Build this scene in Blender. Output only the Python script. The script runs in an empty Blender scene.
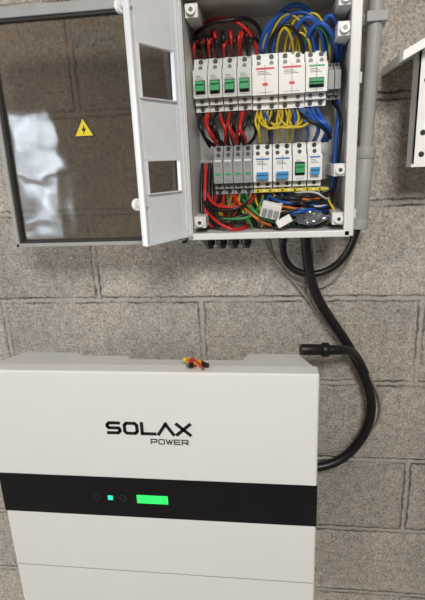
import bpy, bmesh, math, random
from mathutils import Matrix, Vector, noise
random.seed(7)
S=bpy.context.scene
COL=bpy.context.collection
S.view_settings.view_transform='Standard'
S.view_settings.look='None'
# ---------------------------------------------------------------- materials
def lin(c):
    return tuple(((x/255)/12.92 if x/255<=.04045 else ((x/255+.055)/1.055)**2.4) for x in c)+(1,)
MATS={}
def mat(name,rgb,rough=.5,metal=0,bump=0,bscale=200,var=.06,vscale=30,emit=None,es=1,spec=.5,transl=0):
    if name in MATS: return MATS[name]
    m=bpy.data.materials.new(name); m.use_nodes=True
    nt=m.node_tree; b=nt.nodes['Principled BSDF']
    tc=nt.nodes.new('ShaderNodeTexCoord')
    n=nt.nodes.new('ShaderNodeTexNoise'); n.inputs['Scale'].default_value=vscale; n.inputs['Detail'].default_value=4
    nt.links.new(tc.outputs['Object'],n.inputs['Vector'])
    r=nt.nodes.new('ShaderNodeValToRGB')
    c=lin(rgb)
    r.color_ramp.elements[0].position=.3; r.color_ramp.elements[1].position=.7
    r.color_ramp.elements[0].color=tuple(x*(1-var) for x in c[:3])+(1,)
    r.color_ramp.elements[1].color=tuple(min(1,x*(1+var)) for x in c[:3])+(1,)
    nt.links.new(n.outputs['Fac'],r.inputs['Fac']); nt.links.new(r.outputs['Color'],b.inputs['Base Color'])
    b.inputs['Roughness'].default_value=rough; b.inputs['Metallic'].default_value=metal
    b.inputs['Specular IOR Level'].default_value=spec
    if bump:
        n2=nt.nodes.new('ShaderNodeTexNoise'); n2.inputs['Scale'].default_value=bscale
        nt.links.new(tc.outputs['Object'],n2.inputs['Vector'])
        bp=nt.nodes.new('ShaderNodeBump'); bp.inputs['Strength'].default_value=bump; bp.inputs['Distance'].default_value=.002
        nt.links.new(n2.outputs['Fac'],bp.inputs['Height']); nt.links.new(bp.outputs['Normal'],b.inputs['Normal'])
    if emit:
        b.inputs['Emission Color'].default_value=lin(emit); b.inputs['Emission Strength'].default_value=es
    if transl:
        out=nt.nodes['Material Output']; t=nt.nodes.new('ShaderNodeBsdfTranslucent'); t.inputs[0].default_value=c
        t2=nt.nodes.new('ShaderNodeBsdfTransparent'); t2.inputs[0].default_value=(.95,.97,1,1)
        a=nt.nodes.new('ShaderNodeMixShader'); a.inputs[0].default_value=transl
        a2=nt.nodes.new('ShaderNodeMixShader'); a2.inputs[0].default_value=.08
        nt.links.new(b.outputs[0],a.inputs[1]); nt.links.new(t.outputs[0],a.inputs[2])
        nt.links.new(a.outputs[0],a2.inputs[1]); nt.links.new(t2.outputs[0],a2.inputs[2]); nt.links.new(a2.outputs[0],out.inputs[0])
    MATS[name]=m; return m
def block_mat():
    m=bpy.data.materials.new('concrete_block'); m.use_nodes=True
    nt=m.node_tree; b=nt.nodes['Principled BSDF']; N=nt.nodes.new; L=nt.links.new
    def ramp(src,p0,p1,c0,c1):
        r=N('ShaderNodeValToRGB'); e=r.color_ramp.elements; e[0].position=p0; e[1].position=p1
        e[0].color=(*c0,1); e[1].color=(*c1,1); L(src,r.inputs['Fac']); return r.outputs[0]
    def mul(a,c,f=1,mode='MULTIPLY'):
        x=N('ShaderNodeMixRGB'); x.blend_type=mode; x.inputs[0].default_value=f; L(a,x.inputs[1]); L(c,x.inputs[2]); return x.outputs[0]
    def math_(op,a,bv,c=None):
        x=N('ShaderNodeMath'); x.operation=op
        for i,v in enumerate((a,bv,c)):
            if v is None: continue
            if isinstance(v,(int,float)): x.inputs[i].default_value=v
            else: L(v,x.inputs[i])
        return x.outputs[0]
    tc=N('ShaderNodeTexCoord'); sp=N('ShaderNodeSeparateXYZ'); L(tc.outputs['Object'],sp.inputs[0])
    cb=N('ShaderNodeCombineXYZ'); L(math_('ADD',sp.outputs['X'],3.788),cb.inputs[0]); L(math_('ADD',sp.outputs['Z'],.465),cb.inputs[1])
    def nz(s,d,r=.5):
        n=N('ShaderNodeTexNoise'); n.inputs['Scale'].default_value=s; n.inputs['Detail'].default_value=d; n.inputs['Roughness'].default_value=r; L(tc.outputs['Object'],n.inputs['Vector']); return n.outputs['Fac'],n.outputs['Color']
    _,ndc=nz(60,5,.7)
    sb=N('ShaderNodeVectorMath'); sb.operation='SUBTRACT'; sb.inputs[1].default_value=(.5,.5,.5); L(ndc,sb.inputs[0])
    sc=N('ShaderNodeVectorMath'); sc.operation='SCALE'; sc.inputs['Scale'].default_value=.012; L(sb.outputs[0],sc.inputs[0])
    ad=N('ShaderNodeVectorMath'); ad.operation='ADD'; L(cb.outputs[0],ad.inputs[0]); L(sc.outputs[0],ad.inputs[1])
    def brick(ms,sm):
        bt=N('ShaderNodeTexBrick'); bt.offset=.5; bt.offset_frequency=2; bt.squash=1
        bt.inputs['Scale'].default_value=1; bt.inputs['Brick Width'].default_value=.406; bt.inputs['Row Height'].default_value=.1715
        bt.inputs['Mortar Size'].default_value=ms; bt.inputs['Mortar Smooth'].default_value=sm; bt.inputs['Bias'].default_value=0
        bt.inputs['Color1'].default_value=lin((205,197,186)); bt.inputs['Color2'].default_value=lin((187,180,170)); bt.inputs['Mortar'].default_value=lin((198,191,181))
        L(ad.outputs[0],bt.inputs['Vector']); return bt
    wide=brick(.0085,.35); core=brick(.0055,.7)
    big,_=nz(5,6); fine,_=nz(210,8,.8); med,_=nz(60,7,.78); brk_,_=nz(16,4,.6)
    gl=math_('SUBTRACT',wide.outputs['Fac'],core.outputs['Fac'])
    gate=ramp(brk_,.42,.62,(.22,.22,.22),(1,1,1))
    gl2=math_('MULTIPLY',gl,gate)
    gcol=N('ShaderNodeMixRGB'); L(gl2,gcol.inputs[0]); L(wide.outputs['Color'],gcol.inputs[1]); gcol.inputs[2].default_value=lin((96,91,85))
    c=mul(gcol.outputs[0],ramp(big,.3,.7,(.77,.79,.82),(1.17,1.15,1.11)))
    c=mul(c,ramp(med,.34,.58,(.66,.66,.68),(1.14,1.14,1.13)))
    c=mul(c,ramp(fine,.37,.54,(.28,.28,.30),(1.22,1.22,1.22)),.82)
    sm=N('ShaderNodeMixRGB'); L(math_('MULTIPLY',core.outputs['Fac'],.55),sm.inputs[0]); L(c,sm.inputs[1]); sm.inputs[2].default_value=lin((196,190,181))
    L(sm.outputs[0],b.inputs['Base Color'])
    b.inputs['Roughness'].default_value=.95; b.inputs['Specular IOR Level'].default_value=.25
    h=math_('MULTIPLY',gl2,-1.1)
    h=math_('MULTIPLY_ADD',wide.outputs['Fac'],-.3,h)
    h=math_('MULTIPLY_ADD',med,1.5,h)
    h=math_('MULTIPLY_ADD',fine,1.3,h)
    bp=N('ShaderNodeBump'); bp.inputs['Strength'].default_value=.85; bp.inputs['Distance'].default_value=.004
    L(h,bp.inputs['Height']); L(bp.outputs[0],b.inputs['Normal'])
    return m
def glass_mat(name,tint,refl,rough=.02):
    m=bpy.data.materials.new(name); m.use_nodes=True; nt=m.node_tree; nt.nodes.clear(); N=nt.nodes.new
    o=N('ShaderNodeOutputMaterial'); t=N('ShaderNodeBsdfTransparent'); g=N('ShaderNodeBsdfGlossy'); mx=N('ShaderNodeMixShader')
    t.inputs[0].default_value=lin(tint); g.inputs['Roughness'].default_value=rough; g.inputs[0].default_value=(.95,.97,1,1)
    tc=N('ShaderNodeTexCoord'); n=N('ShaderNodeTexNoise'); n.inputs['Scale'].default_value=8; n.inputs['Detail'].default_value=2
    bp=N('ShaderNodeBump'); bp.inputs['Strength'].default_value=.6; bp.inputs['Distance'].default_value=.004
    nt.links.new(tc.outputs['Object'],n.inputs['Vector']); nt.links.new(n.outputs['Fac'],bp.inputs['Height']); nt.links.new(bp.outputs[0],g.inputs['Normal'])
    lw=N('ShaderNodeLayerWeight'); lw.inputs[0].default_value=.3
    ma=N('ShaderNodeMath'); ma.operation='MULTIPLY_ADD'; ma.inputs[1].default_value=.3; ma.inputs[2].default_value=refl
    nt.links.new(lw.outputs['Fresnel'],ma.inputs[0]); nt.links.new(ma.outputs[0],mx.inputs[0])
    nt.links.new(t.outputs[0],mx.inputs[1]); nt.links.new(g.outputs[0],mx.inputs[2]); nt.links.new(mx.outputs[0],o.inputs[0])
    return m
white=mat('white_enamel',(230,230,228),.26,bump=.05,bscale=900,var=.02,vscale=3)
body_w=mat('inverter_shell',(210,210,208),.5,var=.03)
boxgrey=mat('box_grey_plastic',(222,222,219),.4,var=.03)
doorw=mat('inner_cover_white',(242,245,248),.22,var=.03,transl=.2)
brk=mat('breaker_grey',(206,208,205),.4,var=.03)
brkw=mat('breaker_white',(238,237,234),.35,var=.02)
spd=mat('surge_grey',(150,153,154),.45,var=.04)
dark=mat('dark_plastic',(38,38,40),.4,var=.1)
blk=mat('black_rubber',(16,16,18),.4,var=.2)
blkbar=mat('black_gloss_panel',(7,8,11),.12,var=.1)
seam=mat('seam_grey',(150,152,152),.6)
ink=mat('logo_ink',(14,14,15),.5,var=0)
inkdim=mat('panel_icons',(40,50,56),.4,var=0)
green=mat('lever_green',(52,160,96),.35,var=.05)
blue=mat('lever_blue',(70,150,205),.35,var=.05)
red=mat('wire_red',(190,30,28),.4)
wblk=mat('wire_black',(20,20,22),.4)
wyel=mat('wire_yellow',(205,180,40),.4)
wgrn=mat('wire_green',(50,130,70),.4)
wblu=mat('wire_blue',(30,84,168),.4)
worg=mat('wire_orange',(205,100,40),.4)
wwht=mat('wire_white',(205,205,200),.4)
wgry=mat('wire_sheath',(120,122,124),.45)
redink=mat('red_print',(215,60,60),.5)
bluink=mat('blue_print',(60,120,190),.5)
yel=mat('yellow_label',(225,205,50),.5)
steel=mat('galvanised_steel',(170,172,172),.35,metal=.8)
screw=mat('screw_metal',(95,95,92),.35,metal=.7)
pipe=mat('conduit_grey',(165,167,167),.5,var=.05)
beige=mat('cable_grey_beige',(142,137,128),.6)
lcd=mat('lcd_green',(40,200,90),.4,emit=(50,225,105),es=.8,var=.02)
led=mat('led_cyan',(40,200,170),.4,emit=(50,225,190),es=.9)
brown=mat('door_gasket',(48,46,44),.6)
framel=mat('door_frame_grey',(160,162,161),.45)
bagm=mat('foil_bag',(110,112,114),.18,metal=.3,bump=.6,bscale=80,var=.6,vscale=60)
print_grey=mat('print_grey',(120,120,118),.6)
refl_text=mat('text_reflection_dark',(84,84,84),.6)  # dark tone for the painted lettering reflection on the pane
wallm=block_mat()
plaster=mat('plaster_wall',(168,157,145),.9,bump=.3,var=.1)
floorm=mat('concrete_floor',(142,137,130),.8,bump=.4,bscale=60,var=.15,vscale=8)
# ---------------------------------------------------------------- builders
def attach(o,parent):
    if parent:
        o.parent=parent; o.matrix_parent_inverse=Matrix.Translation(-parent.location)
class MB:
    def __init__(s,name,parent=None,bevel=0,seg=2,recentre=True):
        s.name=name; s.bm=bmesh.new(); s.mats=[]; s.parent=parent; s.bevel=bevel; s.seg=seg; s.rc=recentre
    def mi(s,m):
        if m not in s.mats: s.mats.append(m)
        return s.mats.index(m)
    def box(s,x0,x1,y0,y1,z0,z1,m,M=None):
        vs=[s.bm.verts.new(Vector((x,y,z)) if M is None else M@Vector((x,y,z))) for x in (x0,x1) for y in (y0,y1) for z in (z0,z1)]
        i=s.mi(m)
        for f in ((0,1,3,2),(4,6,7,5),(0,4,5,1),(2,3,7,6),(0,2,6,4),(1,5,7,3)):
            fa=s.bm.faces.new([vs[k] for k in f]); fa.material_index=i
    def cyl(s,p,axis,r,h,m,n=20,r2=None):
        p=Vector(p); a=Vector(axis).normalized()
        q=Vector((0,0,1)).rotation_difference(a).to_matrix()
        r2=r if r2 is None else r2; i=s.mi(m); A=[];B=[]
        for k in range(n):
            t=2*math.pi*k/n; d=Vector((math.cos(t),math.sin(t),0))
            A.append(s.bm.verts.new(p+q@(d*r))); B.append(s.bm.verts.new(p+q@(d*r2+Vector((0,0,h)))))
        for k in range(n):
            f=s.bm.faces.new((A[k],A[(k+1)%n],B[(k+1)%n],B[k])); f.material_index=i; f.smooth=True
        f=s.bm.faces.new(A[::-1]); f.material_index=i
        f=s.bm.faces.new(B); f.material_index=i
    def prism(s,pts,z0,z1,m,axis='z'):
        i=s.mi(m)
        def V(a,b,c): return Vector((a,b,c)) if axis=='z' else (Vector((a,c,b)) if axis=='y' else Vector((c,a,b)))
        A=[s.bm.verts.new(V(x,y,z0)) for x,y in pts]; B=[s.bm.verts.new(V(x,y,z1)) for x,y in pts]; n=len(pts)
        for k in range(n):
            f=s.bm.faces.new((A[k],A[(k+1)%n],B[(k+1)%n],B[k])); f.material_index=i
        for F in (A[::-1],B):
            f=s.bm.faces.new(F); f.material_index=i
    def done(s):
        bmesh.ops.recalc_face_normals(s.bm,faces=s.bm.faces)
        c=Vector((0,0,0))
        if s.rc:
            for v in s.bm.verts: c+=v.co
            c/=len(s.bm.verts)
            for v in s.bm.verts: v.co-=c
        me=bpy.data.meshes.new(s.name); s.bm.to_mesh(me); s.bm.free()
        for m in s.mats: me.materials.append(m)
        o=bpy.data.objects.new(s.name,me); COL.objects.link(o); o.location=c
        if s.bevel:
            b=o.modifiers.new('bevel','BEVEL'); b.width=s.bevel; b.segments=s.seg; b.limit_method='ANGLE'; b.angle_limit=math.radians(50)
        attach(o,s.parent)
        return o
def empty(n,loc):
    o=bpy.data.objects.new(n,None); o.empty_display_size=.05; o.location=loc; COL.objects.link(o)
    return o
def tube(name,paths,r,m,parent=None):
    cu=bpy.data.curves.new(name,'CURVE'); cu.dimensions='3D'; cu.bevel_depth=r; cu.bevel_resolution=3; cu.resolution_u=8; cu.use_fill_caps=True
    for pts in paths:
        sp=cu.splines.new('NURBS'); sp.points.add(len(pts)-1)
        for i,p in enumerate(pts): sp.points[i].co=(*p,1)
        sp.use_endpoint_u=True; sp.order_u=min(4,len(pts))
    cu.materials.append(m)
    o=bpy.data.objects.new(name,cu); COL.objects.link(o)
    attach(o,parent)
    return o
# ---------------------------------------------------------------- room
b=MB('wall_back',recentre=False); b.box(-3.3,2.2,0,.15,0,2.6,wallm); b.done()
b=MB('floor'); b.box(-3.3,2.2,-3.2,.15,-.1,0,floorm); b.done()
b=MB('ceiling'); b.box(-3.3,2.2,-3.2,.15,2.6,2.7,plaster); b.done()
b=MB('wall_left'); b.box(-3.4,-3.3,-3.2,.15,0,2.6,plaster); b.done()
b=MB('wall_right'); b.box(2.2,2.3,-3.2,.15,0,2.6,plaster); b.done()
WX0,WX1,WZ0,WZ1=-2.6,-1.66,.98,2.0
b=MB('wall_front')
b.box(-3.3,WX0,-3.2,-3.05,0,2.6,plaster); b.box(WX1,2.2,-3.2,-3.05,0,2.6,plaster)
b.box(WX0,WX1,-3.2,-3.05,0,WZ0,plaster); b.box(WX0,WX1,-3.2,-3.05,WZ1,2.6,plaster); b.done()
winp=bpy.data.materials.new('window_daylight_pane'); winp.use_nodes=True
nt=winp.node_tree; pb=nt.nodes['Principled BSDF']; tcn=nt.nodes.new('ShaderNodeTexCoord'); nn=nt.nodes.new('ShaderNodeTexNoise'); nn.inputs['Scale'].default_value=3.2; nn.inputs['Detail'].default_value=3
rr=nt.nodes.new('ShaderNodeValToRGB'); e=rr.color_ramp.elements; e[0].position=.40; e[1].position=.66; e[0].color=(.12,.15,.17,1); e[1].color=(.78,.88,1,1)
nt.links.new(tcn.outputs['Object'],nn.inputs['Vector']); nt.links.new(nn.outputs['Fac'],rr.inputs[0]); nt.links.new(rr.outputs[0],pb.inputs['Emission Color']); pb.inputs['Emission Strength'].default_value=6.5
b=MB('window_1')
b.box(WX0,WX1,-3.14,-3.13,WZ0,WZ1,winp)
for x in (WX0,(WX0+WX1)/2+.02,WX1-.05): b.box(x,x+.05,-3.13,-3.07,WZ0,WZ1,white)
for z in (WZ0,WZ0+.45,WZ1-.05): b.box(WX0,WX1,-3.13,-3.07,z,z+.05,white)
b.done()
# ---------------------------------------------------------------- distribution box
box=empty('electrical_distribution_box',(0,-.07,1.55))
b=MB('shell',box,.0015)
X0,X1,Z0,Z1,YF=-.124,.117,1.390,1.724,-.13
b.box(X0,X1,-.008,-.001,Z0,Z1,boxgrey)
b.box(X0,X0+.004,YF,-.008,Z0,Z1,boxgrey); b.box(X1-.004,X1,YF,-.008,Z0,Z1,boxgrey)
b.box(X0,X1,YF,-.008,Z0,Z0+.004,boxgrey); b.box(X0,X1,YF,-.008,Z1-.004,Z1,boxgrey)
b.box(X0-.003,X0+.004,YF-.004,YF+.006,Z0-.003,Z1+.003,boxgrey); b.box(X1-.009,X1+.005,YF-.004,YF+.006,Z0-.003,Z1+.003,boxgrey)
b.box(X0,X1,YF-.004,YF+.006,Z0-.004,Z0+.006,boxgrey); b.box(X0,X1,YF-.004,YF+.006,Z1-.006,Z1+.004,boxgrey)
b.box(X1-.001,X1+.012,-.11,-.09,1.41,1.425,boxgrey); b.box(X1-.001,X1+.012,-.11,-.09,1.60,1.615,boxgrey)
b.done()
b=MB('screw_bosses',box,.0006)
for x,z in ((.101,1.668),(.101,1.483),(.101,1.412),(-.110,1.412),(.101,1.705),(-.108,1.705)):
    b.box(x-.009,x+.009,-.122,-.01,z-.009,z+.009,boxgrey)
    b.cyl((x,-.122,z),(0,-1,0),.0065,.006,brkw); b.cyl((x,-.128,z),(0,-1,0),.003,.0006,screw)
b.done()
b=MB('din_rails',box,.0005)
for z in (1.615,1.487): 
    b.box(-.118,.109,-.034,-.030,z-.0175,z+.0175,steel); b.box(-.118,.109,-.034,-.026,z-.02,z-.0175,steel)
    for x in (-.1,.09): b.box(x-.008,x+.008,-.03,-.008,z-.01,z+.01,boxgrey)
b.box(-.108,.09,-.03,-.022,1.425,1.437,steel)
b.done()
b=MB('cable_glands',box,.0006)
for x,y,r in ((-.100,-.095,.009),(-.080,-.095,.009),(-.060,-.095,.009),(-.040,-.095,.009),(.020,-.05,.010),(.058,-.05,.011)):
    b.cyl((x,y,Z0-.004),(0,0,-1),r*1.15,.007,blk,6); b.cyl((x,y,Z0-.010),(0,0,-1),r,.008,blk); b.cyl((x,y,Z0-.018),(0,0,-1),r*.7,.006,dark)
for x in (-.012,-.118): b.cyl((x,-.06,Z0-.002),(0,0,-1),.010,.010,pipe,6); b.cyl((x,-.06,Z0-.010),(0,0,-1),.008,.010,pipe)
b.done()
# inner cover (opened toward the viewer)
hin=Vector((-.123,-.136,0)); tip=Vector((-.174,-.228,0)); W=(tip-hin).length; ux=(tip-hin).normalized()
un=Vector((ux.y,-ux.x,0))
if un.x>0: un=-un
M=Matrix(((ux.x,un.x,0,hin.x),(ux.y,un.y,0,hin.y),(0,0,1,0),(0,0,0,1)))
b=MB('inner_cover_door',box,.001)
ZB,ZT=1.394,1.722
h0,h1=.18*W,.85*W
holes=((1.462,1.508),(1.584,1.650))
def D(a0,a1,z0,z1,m=doorw,t0=0,t1=.0025): b.box(a0,a1,t0,t1,z0,z1,m,M)
D(0,h0,ZB,ZT); D(h1,W,ZB,ZT)
zs=[ZB]+[z for h in holes for z in h]+[ZT]
for i in range(0,len(zs),2): D(h0,h1,zs[i],zs[i+1])
D(W-.003,W,ZB,ZT,doorw,-.008,0); D(.003,W-.003,ZB,ZB+.003,doorw,-.008,0); D(.003,W-.003,ZT-.003,ZT,doorw,-.008,0); D(0,.003,ZB,ZT,doorw,-.003,0)
for z0,z1 in holes:
    for a in (h0,h1-.002): D(a,a+.002,z0,z1,doorw,-.004,.003)
    for z in (z0,z1-.002): D(h0,h1,z,z+.002,doorw,-.004,.003)
D(h0*.45,h0*.55,ZB+.01,ZT-.01,doorw,-.003,0)
for z in (1.450,1.690):
    p=M@Vector((W*.93,0,z)); b.cyl(p-un*.004,un,.0045,.014,doorw); b.cyl(p+un*.010,un,.0085,.006,brkw)
b.done()
# outer transparent door, folded back 180 deg
GX0,GX1,GZ0,GZ1=-.418,-.134,1.380,1.728
b=MB('transparent_outer_door',box,.0015)
pane=glass_mat('smoked_pane',(208,202,194),.13,.05)
b.box(GX0+.008,GX1-.008,-.116,-.114,GZ0+.008,GZ1-.014,pane)
w=.006
b.box(GX0,GX0+w,-.128,-.108,GZ0,GZ1,framel); b.box(GX1-w,GX1,-.128,-.108,GZ0,GZ1,framel)
b.box(GX0,GX1,-.128,-.108,GZ0,GZ0+w,framel); b.box(GX0,GX1,-.128,-.108,GZ1-.014,GZ1,framel)
w2=.004
b.box(GX0+w,GX0+w+w2,-.124,-.112,GZ0+w,GZ1-w,brown); b.box(GX1-w-w2,GX1-w,-.124,-.112,GZ0+w,GZ1-w,brown)
b.box(GX0+w,GX1-w,-.124,-.112,GZ0+w,GZ0+w+.004,brown); b.box(GX0+w,GX1-w,-.124,-.112,GZ1-.018,GZ1-.014,brown)
for z in (1.45,1.66): b.box(GX1-.002,X0+.002,-.126,-.116,z-.014,z+.014,boxgrey)
b.done()
b=MB('warning_sticker',box)
cx,cz,r=-.284,1.557,.019
def tri(cx,cz,r): return [(cx+r*math.sin(a),cz+r*math.cos(a)) for a in (0,2*math.pi/3,4*math.pi/3)]
b.prism(tri(cx,cz,r),-.1176,-.1170,ink,'y'); b.prism(tri(cx,cz,r*.86),-.1180,-.1176,yel,'y')
bolt=[(.002,.010),(-.004,-.001),(0,-.001),(-.002,-.009),(.005,.003),(.001,.003)]
b.prism([(cx+x*.8,cz+z*.8) for x,z in bolt],-.1184,-.1180,ink,'y')
b.done()
# ---------------------------------------------------------------- stroke lettering
def letters(b,text,x0,z0,w,h,gap,t,y0,y1,m,flip=False):
    c=.16
    G={'S':[[(1,1),(c,1),(0,1-c*1.2),(0,.5+c),(c*.6,.5),(1-c*.6,.5),(1,.5-c),(1,c*1.2),(1-c,0),(0,0)]],'O':[[(c,0),(0,c*1.2),(0,1-c*1.2),(c,1),(1-c,1),(1,1-c*1.2),(1,c*1.2),(1-c,0),(c,0)]],'L':[[(0,1),(0,0),(1,0)]],
       'A':[[(-.08,0),(.5,1),(1.08,0)]],'X':[[(0,0),(1,1)],[(0,1),(1,0)]],'P':[[(0,0),(0,1),(1,1),(1,.42),(0,.42)]],
       'W':[[(0,1),(.25,0),(.5,.9),(.75,0),(1,1)]],'E':[[(1,1),(0,1),(0,0),(1,0)],[(0,.5),(.9,.5)]],'R':[[(0,0),(0,1),(1,1),(1,.42),(0,.42)],[(.5,.42),(1,0)]],
       'V':[[(0,1),(.5,0),(1,1)]],'I':[[(.5,0),(.5,1)]],'M':[[(0,0),(0,1),(.5,.3),(1,1),(1,0)]]}
    x=x0
    for ch in text:
        for st in G[ch]:
            P=[Vector((x+(1-p[0] if flip else p[0])*w,z0+p[1]*h)) for p in st]
            for k,(a,e) in enumerate(zip(P,P[1:])):
                d=(e-a).normalized(); n=Vector((-d.y,d.x))*t/2
                ea=.5 if len(P)<6 else .25
                a2=a-d*t*ea; c2=e+d*t*ea
                q=[a2-n,c2-n,c2+n,a2+n]
                b.prism([(v.x,v.y) for v in q],y0,y1,m,'y')
        x+=w+gap
b=MB('painted_text_reflection',box)  # mirrored letters laid on the pane to stand in for reflected text
letters(b,'VIVXX',-.285,1.672,.009,.014,.0035,.0024,-.1168,-.1164,refl_text,True)
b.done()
# ---------------------------------------------------------------- DIN modules
YB,YS,YN=-.034,-.060,-.080
def module(name,x0,w,zt,zb,bm_,poles=1,lever=None,stripe=None,lz=.5,lh=.012,window=None,marks=True):
    b=MB(name,None,.0007); g=.0004
    x0+=g; x1=x0+w-2*g; H=zt-zb
    b.box(x0,x1,YS,YB,zb,zt,bm_)
    n0,n1=zb+H*.24,zt-H*.24
    b.box(x0,x1,YN,YS,n0,n1,bm_)
    b.box(x0+.0005,x1-.0005,YS-.008,YS,n1,zt-H*.12,bm_); b.box(x0+.0005,x1-.0005,YS-.008,YS,zb+H*.12,n0,bm_)
    pw=(x1-x0)/poles
    for k in range(poles):
        cx=x0+pw*(k+.5)
        for z in (zt-H*.06,zb+H*.06):
            b.cyl((cx,YS-.0002,z),(0,-1,0),min(.0036,pw*.24),.0012,dark,14)
        for z in (zt-H*.185,zb+H*.185):
            b.cyl((cx,YS-.008,z),(0,-1,0),min(.0032,pw*.22),.0008,screw,14)
        b.box(cx-pw*.28,cx+pw*.28,YB-.02,YB-.006,zt-.0005,zt+.0006,dark)
        b.box(cx-pw*.28,cx+pw*.28,YB-.02,YB-.006,zb-.0006,zb+.0005,dark)
        if k: b.box(x0+pw*k-.0003,x0+pw*k+.0003,YN-.0003,YN,n0,n1,dark)
    if lever:
        lc=zb+H*lz; lw=(x1-x0)*.62; cx=(x0+x1)/2
        b.box(cx-lw/2-.001,cx+lw/2+.001,YN-.0006,YN,lc-lh/2-.004,lc+lh/2+.004,dark if lever is green else bm_)
        b.box(cx-lw/2,cx+lw/2,YN-.009,YN,lc-lh/2,lc+lh/2,lever)
        b.box(cx-lw/2,cx+lw/2,YN-.012,YN-.008,lc+lh/2-.003,lc+lh/2+.001,lever)
    if stripe:
        b.box(x0+(x1-x0)*.15,x1-(x1-x0)*.15,YN-.0004,YN,n1-.006,n1-.0035,stripe)
    if marks:
        for q in range(3):
            b.box(x0+(x1-x0)*.2,x0+(x1-x0)*(.55+.1*q),YN-.0003,YN,n1-.009-q*.0022,n1-.0082-q*.0022,print_grey)
        b.box(x0+(x1-x0)*.2,x0+(x1-x0)*.8,YN-.0003,YN,n0+.003,n0+.0036,print_grey)
    if window:
        b.box((x0+x1)/2-.004,(x0+x1)/2+.004,YN-.0005,YN,zb+H*.4,zb+H*.45,window)
    return b.done()
zt,zb=1.655,1.578
x=-.117
for i in range(4):
    module('circuit_breaker',x,.0223,zt,zb,brk,1,green,None,.44,.012); x+=.0225
for i in range(2):
    module('contactor',x,.0395,zt+.001,zb-.001,brkw,2,None,redink,window=redink); x+=.0397
module('circuit_breaker',x,.0325,zt,zb,brkw,2,green,green,.40,.006); x+=.0327
for i in range(2):
    module('terminal_block',x,.0095,zt-.018,zb+.008,spd,1,None,None,marks=False); x+=.0098
zt,zb=1.526,1.450
x=-.091
for i in range(4):
    module('surge_protector',x,.0157,zt,zb,spd,1,None,brkw,window=green); x+=.0158
for i in range(2):
    module('residual_current_breaker',x,.0305,zt,zb,brkw,2,blue,bluink,.36,.010); x+=.031
module('circuit_breaker',x,.0225,zt,zb,brkw,1,green,None,.48,.012); x+=.023
module('circuit_breaker',x,.0225,zt,zb,brkw,1,blue,bluink,.42,.010); x+=.023
b=MB('terminal_label_strip',None,.0004)
b.box(-.026,.092,-.0735,-.0685,1.4515,1.4565,yel)
for k in range(12): b.box(-.022+k*.0098,-.0190+k*.0098,-.0739,-.0735,1.4525,1.4555,(ink,brkw)[k%2])
b.done()
b=MB('earth_terminal_bar',None,.0005)
for k in range(7):
    b.box(-.100+k*.011,-.0905+k*.011,-.05,-.031,1.412,1.434,(wgrn,wyel)[k%2]); b.cyl((-.0953+k*.011,-.05,1.428),(0,-1,0),.003,.001,screw)
b.done()
# ---------------------------------------------------------------- wiring
wires=empty('electrical_wiring',(0,-.08,1.55))
P={k:[] for k in 'krybgow'}; PB=[]; PG=[]
R=random.uniform
def arch(c,xa,za,xb,zb_,hgt,y=-.075,spread=.012,T=None):
    ym=y-R(0,spread)
    (P[c] if T is None else T).append([(xa,-.052,za),(xa+R(-.002,.002),y,za+hgt*.4),(xa*.7+xb*.3,ym,za+hgt),(xa*.3+xb*.7,ym,zb_+hgt),(xb+R(-.002,.002),y,zb_+hgt*.4),(xb,-.052,zb_)])
def up(c,x,z,dx,h,y=-.07):
    P[c].append([(x,-.052,z),(x,y,z+h*.3),(x+dx*.3,y-R(0,.014),z+h*.75),(x+dx,y+.02,z+h),(x+dx*1.6,-.02,z+h*.8)])
for i in range(8):
    x=-.112+i*.0112
    up('kr'[i%2] if i<6 else 'rk'[i%2],x,1.656,R(-.010,.018),R(.028,.045),-.07-R(0,.015))
    if i%2: up('k',x+.003,1.656,R(-.010,.018),R(.02,.035),-.085)
    else: up('r',x-.002,1.656,R(-.006,.018),R(.02,.035),-.08)
P['k'].append([(-.112,-.06,1.69),(-.09,-.085,1.70),(-.06,-.09,1.695),(-.03,-.08,1.705),(-.01,-.06,1.69),(-.01,-.06,1.657)])
P['r'].append([(-.112,-.05,1.70),(-.08,-.08,1.708),(-.04,-.085,1.70),(-.02,-.07,1.672),(-.02,-.06,1.657)])
for (a,c,h,col) in ((-.012,.045,.040,'y'),(-.002,.060,.048,'y'),(.010,.035,.030,'y'),(.022,.075,.046,'y'),(.058,.098,.038,'b'),(.066,.096,.03,'k'),(.05,.088,.028,'g'),(.0,.05,.034,'k'),(.03,.062,.024,'y'),(.04,.09,.05,'y')):
    arch(col,a,1.656,c,1.650 if c<.09 else 1.64,h,-.075,.02)
for (a,c,h) in ((-.008,.085,.060),(.004,.094,.054),(.030,.080,.040),(.072,.104,.046),(.052,.100,.034),(-.014,.066,.050)):
    arch('b',a,1.656,c,1.650 if c<.09 else 1.64,h,-.078,.02,PB)
for i in range(8):
    x=-.112+i*.0112; c='krkrkkrk'[i]
    P[c].append([(x,-.052,1.577),(x,-.078,1.568),(x+R(-.008,.014),-.085-R(0,.01),1.552),(x*.7-.018+R(-.006,.006),-.08,1.538),(x*.72-.018,-.052,1.527)])
    if i in (1,4,6): P['r'].append([(x+.004,-.052,1.577),(x,-.09,1.56),(x+R(-.01,.02),-.095,1.545),(x+.01,-.08,1.535),(x*.7-.01,-.052,1.527)])
    if i in (0,2,3,5,7): P['k'].append([(x+.004,-.052,1.577),(x,-.085,1.565),(x+R(-.01,.02),-.075,1.55),(x+.01,-.07,1.535),(x*.7-.012,-.052,1.527)])
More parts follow.
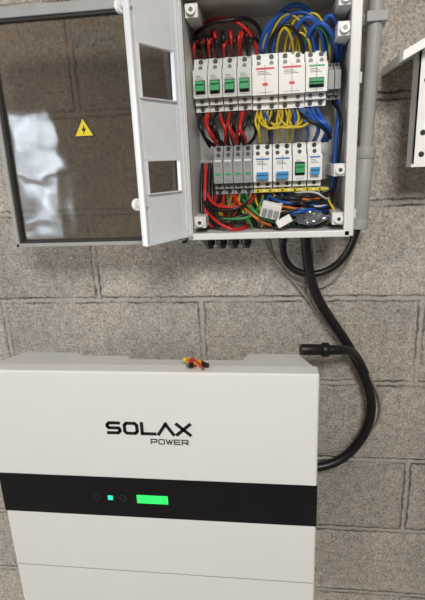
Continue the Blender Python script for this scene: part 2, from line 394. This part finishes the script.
for i in range(14):
    x=-.020+i*.0055; x2=x+R(-.014,.016); c='yybyykyyyybyby'[i]
    P[c].append([(x,-.052,1.576),(x,-.076,1.570),(x+R(-.008,.008),-.086-R(0,.012),1.558),(x2,-.09,1.543),(x2,-.075,1.532),(x2,-.052,1.527)])
for i,(a,c) in enumerate(((-.02,.03),(-.005,.05),(.012,.062),(-.014,.012))):
    P['y'].append([(a,-.052,1.576),(a,-.09,1.562),(a+.01,-.1,1.546),(c-.01,-.1,1.545),(c,-.09,1.556),(c+.004,-.052,1.576)])
for i,(a,c) in enumerate(((.05,.09),(.058,.075),(.064,.095),(.072,.088))):
    PB.append([(a,-.052,1.576),(a,-.088,1.564),(a+.01,-.096,1.550),(c,-.09,1.543),(c-.006,-.052,1.527)])
P['k'].append([(.04,-.052,1.576),(.045,-.09,1.565),(.06,-.1,1.552),(.08,-.095,1.545),(.092,-.07,1.53)])
PB.append([(.103,-.05,1.584),(.104,-.08,1.56),(.098,-.085,1.54),(.1,-.07,1.49),(.098,-.06,1.44),(.08,-.07,1.43)])
P['k'].append([(.096,-.05,1.584),(.107,-.085,1.565),(.105,-.09,1.54),(.106,-.07,1.49),(.1,-.06,1.44),(.09,-.07,1.41)])
cols='rkrgorykgoykrk'
for i in range(14):
    x=-.090+i*.0064; c=cols[i]; x2=-.104+i*.0095+R(-.012,.014)
    P[c].append([(x,-.052,1.449),(x,-.075,1.443),(x+R(-.01,.01),-.088,1.430),(x2,-.085-R(0,.012),1.415),(x2,-.07,1.398)])
for i in range(14):
    x=-.002+i*.0070; c='bykbygwbkbkwky'[i]; x2=x+R(-.022,.018)
    P[c].append([(x,-.052,1.449),(x,-.078,1.442),(x2,-.092,1.430),(x2+R(-.02,.02),-.09,1.415),(x2,-.07,1.398)])
for (c,a) in (('k',-.112),('k',-.1),('r',-.106),('k',-.094)):
    P[c].append([(a,-.05,1.50),(a-.002,-.07,1.46),(a+R(-.003,.003),-.08,1.43),(a,-.085,1.41),(a+.01,-.08,1.399)])
for (c,za) in (('k',1.420),('r',1.432),('k',1.408),('g',1.415),('k',1.425),('r',1.405)):
    xe=R(-.05,.0)
    P[c].append([(-.108+R(0,.01),-.08,za+.02),(-.095,-.1,za+R(-.010,.012)),((xe-.09)/2,-.105-R(0,.008),za+R(-.014,.010)),(xe-.01,-.1,za+R(-.012,.012)),(xe,-.075,1.400 if R(0,1)<.5 else 1.446)])
P['g'].append([(-.05,-.06,1.447),(-.04,-.1,1.435),(-.02,-.105,1.420),(.0,-.1,1.405),(.03,-.1,1.403)])
P['g'].append([(-.045,-.06,1.447),(-.044,-.1,1.43),(-.036,-.105,1.412),(-.03,-.09,1.399)])
P['o'].append([(-.06,-.06,1.447),(-.045,-.1,1.43),(-.025,-.107,1.412),(.0,-.1,1.402)])
P['y'].append([(-.02,-.06,1.447),(-.018,-.1,1.432),(-.01,-.1,1.41),(-.015,-.09,1.399)])
for i in range(34):
    z=1.402+(i%17)*.0024; c='kwkbkwykowkbwkkwkbwkykwwkbkwkkbwok'[i]; xs=R(-.005,.035)
    P[c].append([(xs,-.075,z+R(-.002,.014)),(xs+.02+R(-.01,.01),-.098-R(0,.012),z+R(-.002,.02)),(xs+.035+R(-.01,.01),-.1-R(0,.012),z+R(-.002,.02)),(.088,-.088,z+R(-.002,.012)),(.096,-.06,z+.008)])
for xg in (.012,.036,.055,.078):
    PG.append([(xg,-.06,1.398),(xg+R(-.01,.01),-.085,1.412),(xg+R(-.015,.015),-.1,1.424),(xg+R(-.02,.02),-.095,1.434)])
for k,(m,r) in {'k':(wblk,.0027),'r':(red,.0026),'y':(wyel,.0018),'b':(wblu,.0024),'g':(wgrn,.0023),'o':(worg,.0023),'w':(wwht,.0016)}.items():
    tube('wires_'+m.name.split('_')[1],P[k],r,m,wires)
tube('wires_blue_heavy',PB,.0032,wblu,wires)
tube('sheathed_ends',PG,.0042,wgry,wires)
b=MB('ferrules',wires)
for i in range(8): b.cyl((-.112+i*.0112,-.052,1.652),(0,-.3,1),.0028,.009,(red,wblk)[i%2],10)
b.done()
b=MB('wire_splice_connector',None,.0015)
Mc=Matrix.Translation((.000,-.118,1.427))@Matrix.Rotation(.25,4,'Y')@Matrix.Rotation(.3,4,'X')
b.box(-.015,.015,-.006,.006,-.012,.012,brkw,Mc)
for k in (-.009,0,.009): b.box(k-.0035,k+.0035,-.009,-.005,-.009,.004,spd,Mc)
Mc=Matrix.Translation((.020,-.118,1.410))@Matrix.Rotation(-.5,4,'Y')
b.box(-.012,.012,-.005,.005,-.006,.006,brkw,Mc)
b.done()
bm=bmesh.new(); bmesh.ops.create_icosphere(bm,subdivisions=4,radius=1)
for v in bm.verts:
    n=noise.fractal(v.co*2.2,.6,2,4)+.35*abs(noise.noise(v.co*6))
    v.co=v.co*(1+.38*n); v.co=Vector((v.co.x*.022,v.co.y*.007,v.co.z*.009))
me=bpy.data.meshes.new('crumpled_plastic_bag'); bm.to_mesh(me); bm.free(); me.materials.append(bagm)
o=bpy.data.objects.new('crumpled_plastic_bag',me); o.location=(.062,-.108,1.412); COL.objects.link(o)
# ---------------------------------------------------------------- conduit and cables
con=empty('conduit_pipe',(.155,-.05,1.7))
tube('rigid_tube',[[(.168,-.05,2.58),(.162,-.05,1.9),(.155,-.05,1.715),(.152,-.05,1.60),(.149,-.05,1.50)]],.0105,pipe,con)
b=MB('sleeve_and_clips',con,.001)
b.cyl((.149,-.05,1.505),(-.05,0,-1),.0140,.115,pipe,24); b.cyl((.1495,-.05,1.515),(-.05,0,-1),.0155,.018,pipe,24); b.cyl((.1445,-.05,1.402),(-.05,0,-1),.0155,.016,pipe,24)
b.box(.138,.172,-.045,-.001,1.688,1.702,pipe); b.box(.140,.170,-.064,-.045,1.688,1.702,pipe)
b.done()
pc=empty('power_cable',(.1,-.04,1.15))
tube('thick_cable',[[(.058,-.05,1.375),(.060,-.045,1.345),(.066,-.04,1.30),(.088,-.035,1.245),(.128,-.03,1.19),(.170,-.03,1.115),(.190,-.03,1.055),(.183,-.03,.995),(.155,-.03,.945),(.120,-.035,.918),(.08,-.04,.911),(.03,-.04,.912)]],.0088,blk,pc)
tube('cable_loop',[[(.020,-.05,1.375),(.018,-.045,1.34),(.035,-.04,1.312),(.075,-.035,1.302),(.115,-.035,1.318),(.135,-.04,1.35),(.142,-.05,1.385)]],.006,blk,pc)
con2=empty('cable_connector',(.08,-.1,1.19))
b=MB('plug_body',con2,.001)
b.cyl((.048,-.105,1.192),(1,0.25,-.10),.0095,.040,blk,24); b.cyl((.084,-.096,1.188),(1,.25,-.10),.0125,.012,blk,8); b.cyl((.092,-.094,1.187),(1,.3,-.12),.0085,.03,blk,20)
b.done()
tube('plug_cable',[[(.112,-.087,1.184),(.135,-.07,1.178),(.15,-.045,1.16),(.165,-.03,1.13),(.172,-.03,1.113)]],.0078,blk,con2)
tc=empty('thin_signal_cable',(.08,-.02,1.25))
tube('signal_cables',[[(-.012,-.06,1.378),(-.006,-.03,1.345),(.035,-.012,1.30),(.085,-.012,1.225),(.135,-.012,1.16),(.175,-.012,1.115),(.185,-.012,1.09)],
 [(.144,-.05,1.386),(.146,-.03,1.36),(.135,-.012,1.31),(.09,-.012,1.265),(.04,-.012,1.285),(.005,-.02,1.325),(-.004,-.05,1.375)],
 [(.12,-.02,1.18),(.15,-.012,1.155),(.185,-.012,1.10),(.215,-.012,1.04),(.20,-.012,.975),(.15,-.012,.93),(.05,-.012,.925)]],.0022,beige,tc)
# ---------------------------------------------------------------- wall bracket (right)
b=MB('shelf_bracket',None,.0012)
brw=mat('bracket_white',(240,240,238),.35)
b.prism([(.178,1.622),(.330,1.702),(.330,1.716),(.178,1.634)],-.13,-.001,brw,'y')
b.box(.206,.330,-.102,-.098,1.486,1.640,brw); b.box(.206,.210,-.102,-.075,1.486,1.640,brw); b.box(.206,.330,-.102,-.075,1.482,1.487,brw)
b.box(.24,.33,-.1,-.001,1.53,1.56,brw)
for z in (1.50,1.53,1.60): b.cyl((.219,-.102,z),(0,-1,0),.004,.001,dark)
b.done()
# ---------------------------------------------------------------- inverter
inv=empty('solar_inverter',(-.21,-.1,.89))
IX0,IX1,IT,IB=-.492,.073,1.182,.60
b=MB('front_cover',inv,.0035,3)
b.box(IX0,IX1,-.180,-.148,IB,IT,white); b.done()
b=MB('rear_housing',inv,.003,3)
b.prism([(IX0+.004,-.150),(IX0+.04,-.095),(-.35,-.095),(-.335,-.108),(-.255,-.108),(-.243,-.122),(-.05,-.122),(-.040,-.095),(.046,-.095),(IX1-.004,-.150)],IB+.005,1.180,body_w); b.done()
b=MB('heat_sink',inv,.001)
b.box(-.42,.03,-.096,-.085,.64,1.12,spd)
for k in range(30): b.box(-.415+k*.015,-.412+k*.015,-.087,-.02,.66,1.10,steel)
b.box(-.40,.0,-.022,-.002,.70,.78,steel); b.box(-.40,.0,-.022,-.002,1.0,1.08,steel)
b.done()
b=MB('display_band',inv,.0006)
b.box(IX0-.0006,IX1+.0006,-.1808,-.150,.898,.980,blkbar); b.done()
b=MB('panel_seams',inv)
b.box(IX0+.003,IX1-.003,-.1803,-.18,.774,.7756,seam); b.done()
b=MB('display_and_icons',inv)
b.box(-.238,-.182,-.1814,-.1808,.929,.946,lcd); b.box(-.291,-.282,-.1814,-.1808,.933,.942,led)
def ring(cx,cz,r,m,t=.0012):
    n=16
    for k in range(n):
        a0=2*math.pi*k/n;a1=2*math.pi*(k+1)/n
        b.prism([(cx+r*math.cos(a0),cz+r*math.sin(a0)),(cx+r*math.cos(a1),cz+r*math.sin(a1)),(cx+(r-t)*math.cos(a1),cz+(r-t)*math.sin(a1)),(cx+(r-t)*math.cos(a0),cz+(r-t)*math.sin(a0))],-.1812,-.1808,m,'y')
ring(-.313,.9375,.0065,inkdim); ring(-.263,.9375,.0065,inkdim)
b.done()
b=MB('logo_lettering',inv)
letters(b,'SOLAX',-.277,1.069,.0215,.019,.0085,.0056,-.1806,-.18,ink)
letters(b,'POWER',-.203,1.050,.0098,.0085,.0035,.0017,-.1806,-.18,ink)
b.done()
plugs=empty('connector_caps',(-.125,-.15,1.187))
b=MB('caps',plugs,.0006)
for (px,py,dz,m,ax) in ((-.132,-.148,.0,red,(.3,-.6,.5)),(-.124,-.155,.0,wyel,(.6,-.5,.3)),(-.116,-.152,-.001,red,(.8,-.5,-.1)),(-.128,-.165,.0,wblk,(-.4,-.6,.3)),(-.137,-.148,0,wyel,(-.4,-.6,.5)),(-.112,-.160,-.001,wblk,(.9,-.2,0))):
    b.cyl((px,py,1.188+dz),ax,.0038,.011,m,14); b.cyl((px,py,1.188+dz),ax,.0048,.004,m,14)
b.done()
tube('loose_wires',[[(-.13,-.15,1.19),(-.125,-.16,1.197),(-.115,-.165,1.192),(-.108,-.175,1.186)],[(-.137,-.15,1.19),(-.13,-.165,1.194),(-.12,-.17,1.188)]],.0016,red,plugs)
# ---------------------------------------------------------------- lights
def area(n,loc,rot,sx,sy,e,c):
    l=bpy.data.lights.new(n,'AREA'); l.shape='RECTANGLE'; l.size=sx; l.size_y=sy; l.energy=e; l.color=c
    o=bpy.data.objects.new(n,l); o.location=loc; o.rotation_euler=rot; COL.objects.link(o)
area('ceiling_lamp',(.25,-1.9,2.5),(math.radians(35),0,0),.6,.6,47,(1,.97,.925))  # fill light added behind the camera to brighten the box, no known fixture
area('added_side_daylight',(-3.25,-1.4,1.3),(0,math.radians(-90),0),1.8,1.0,54,(.93,.965,1))  # side light added inside the solid left wall; the room has no doorway
w=bpy.data.worlds.new('sky'); S.world=w; w.use_nodes=True
w.node_tree.nodes['Background'].inputs[0].default_value=(.7,.8,1,1); w.node_tree.nodes['Background'].inputs[1].default_value=.5
# ---------------------------------------------------------------- camera
yaw,pitch,roll=7.5,16.3,2.5
Rm=Matrix.Rotation(math.radians(yaw),3,'Z')@Matrix.Rotation(math.radians(90-pitch),3,'X')@Matrix.Rotation(math.radians(-roll),3,'Z')
cam=bpy.data.cameras.new('camera'); cam.lens=28.02; cam.sensor_width=36; cam.sensor_fit='AUTO'; cam.clip_start=.01
o=bpy.data.objects.new('camera',cam); o.matrix_world=Matrix.Translation((0,-.85,1.5))@Rm.to_4x4(); COL.objects.link(o); S.camera=o
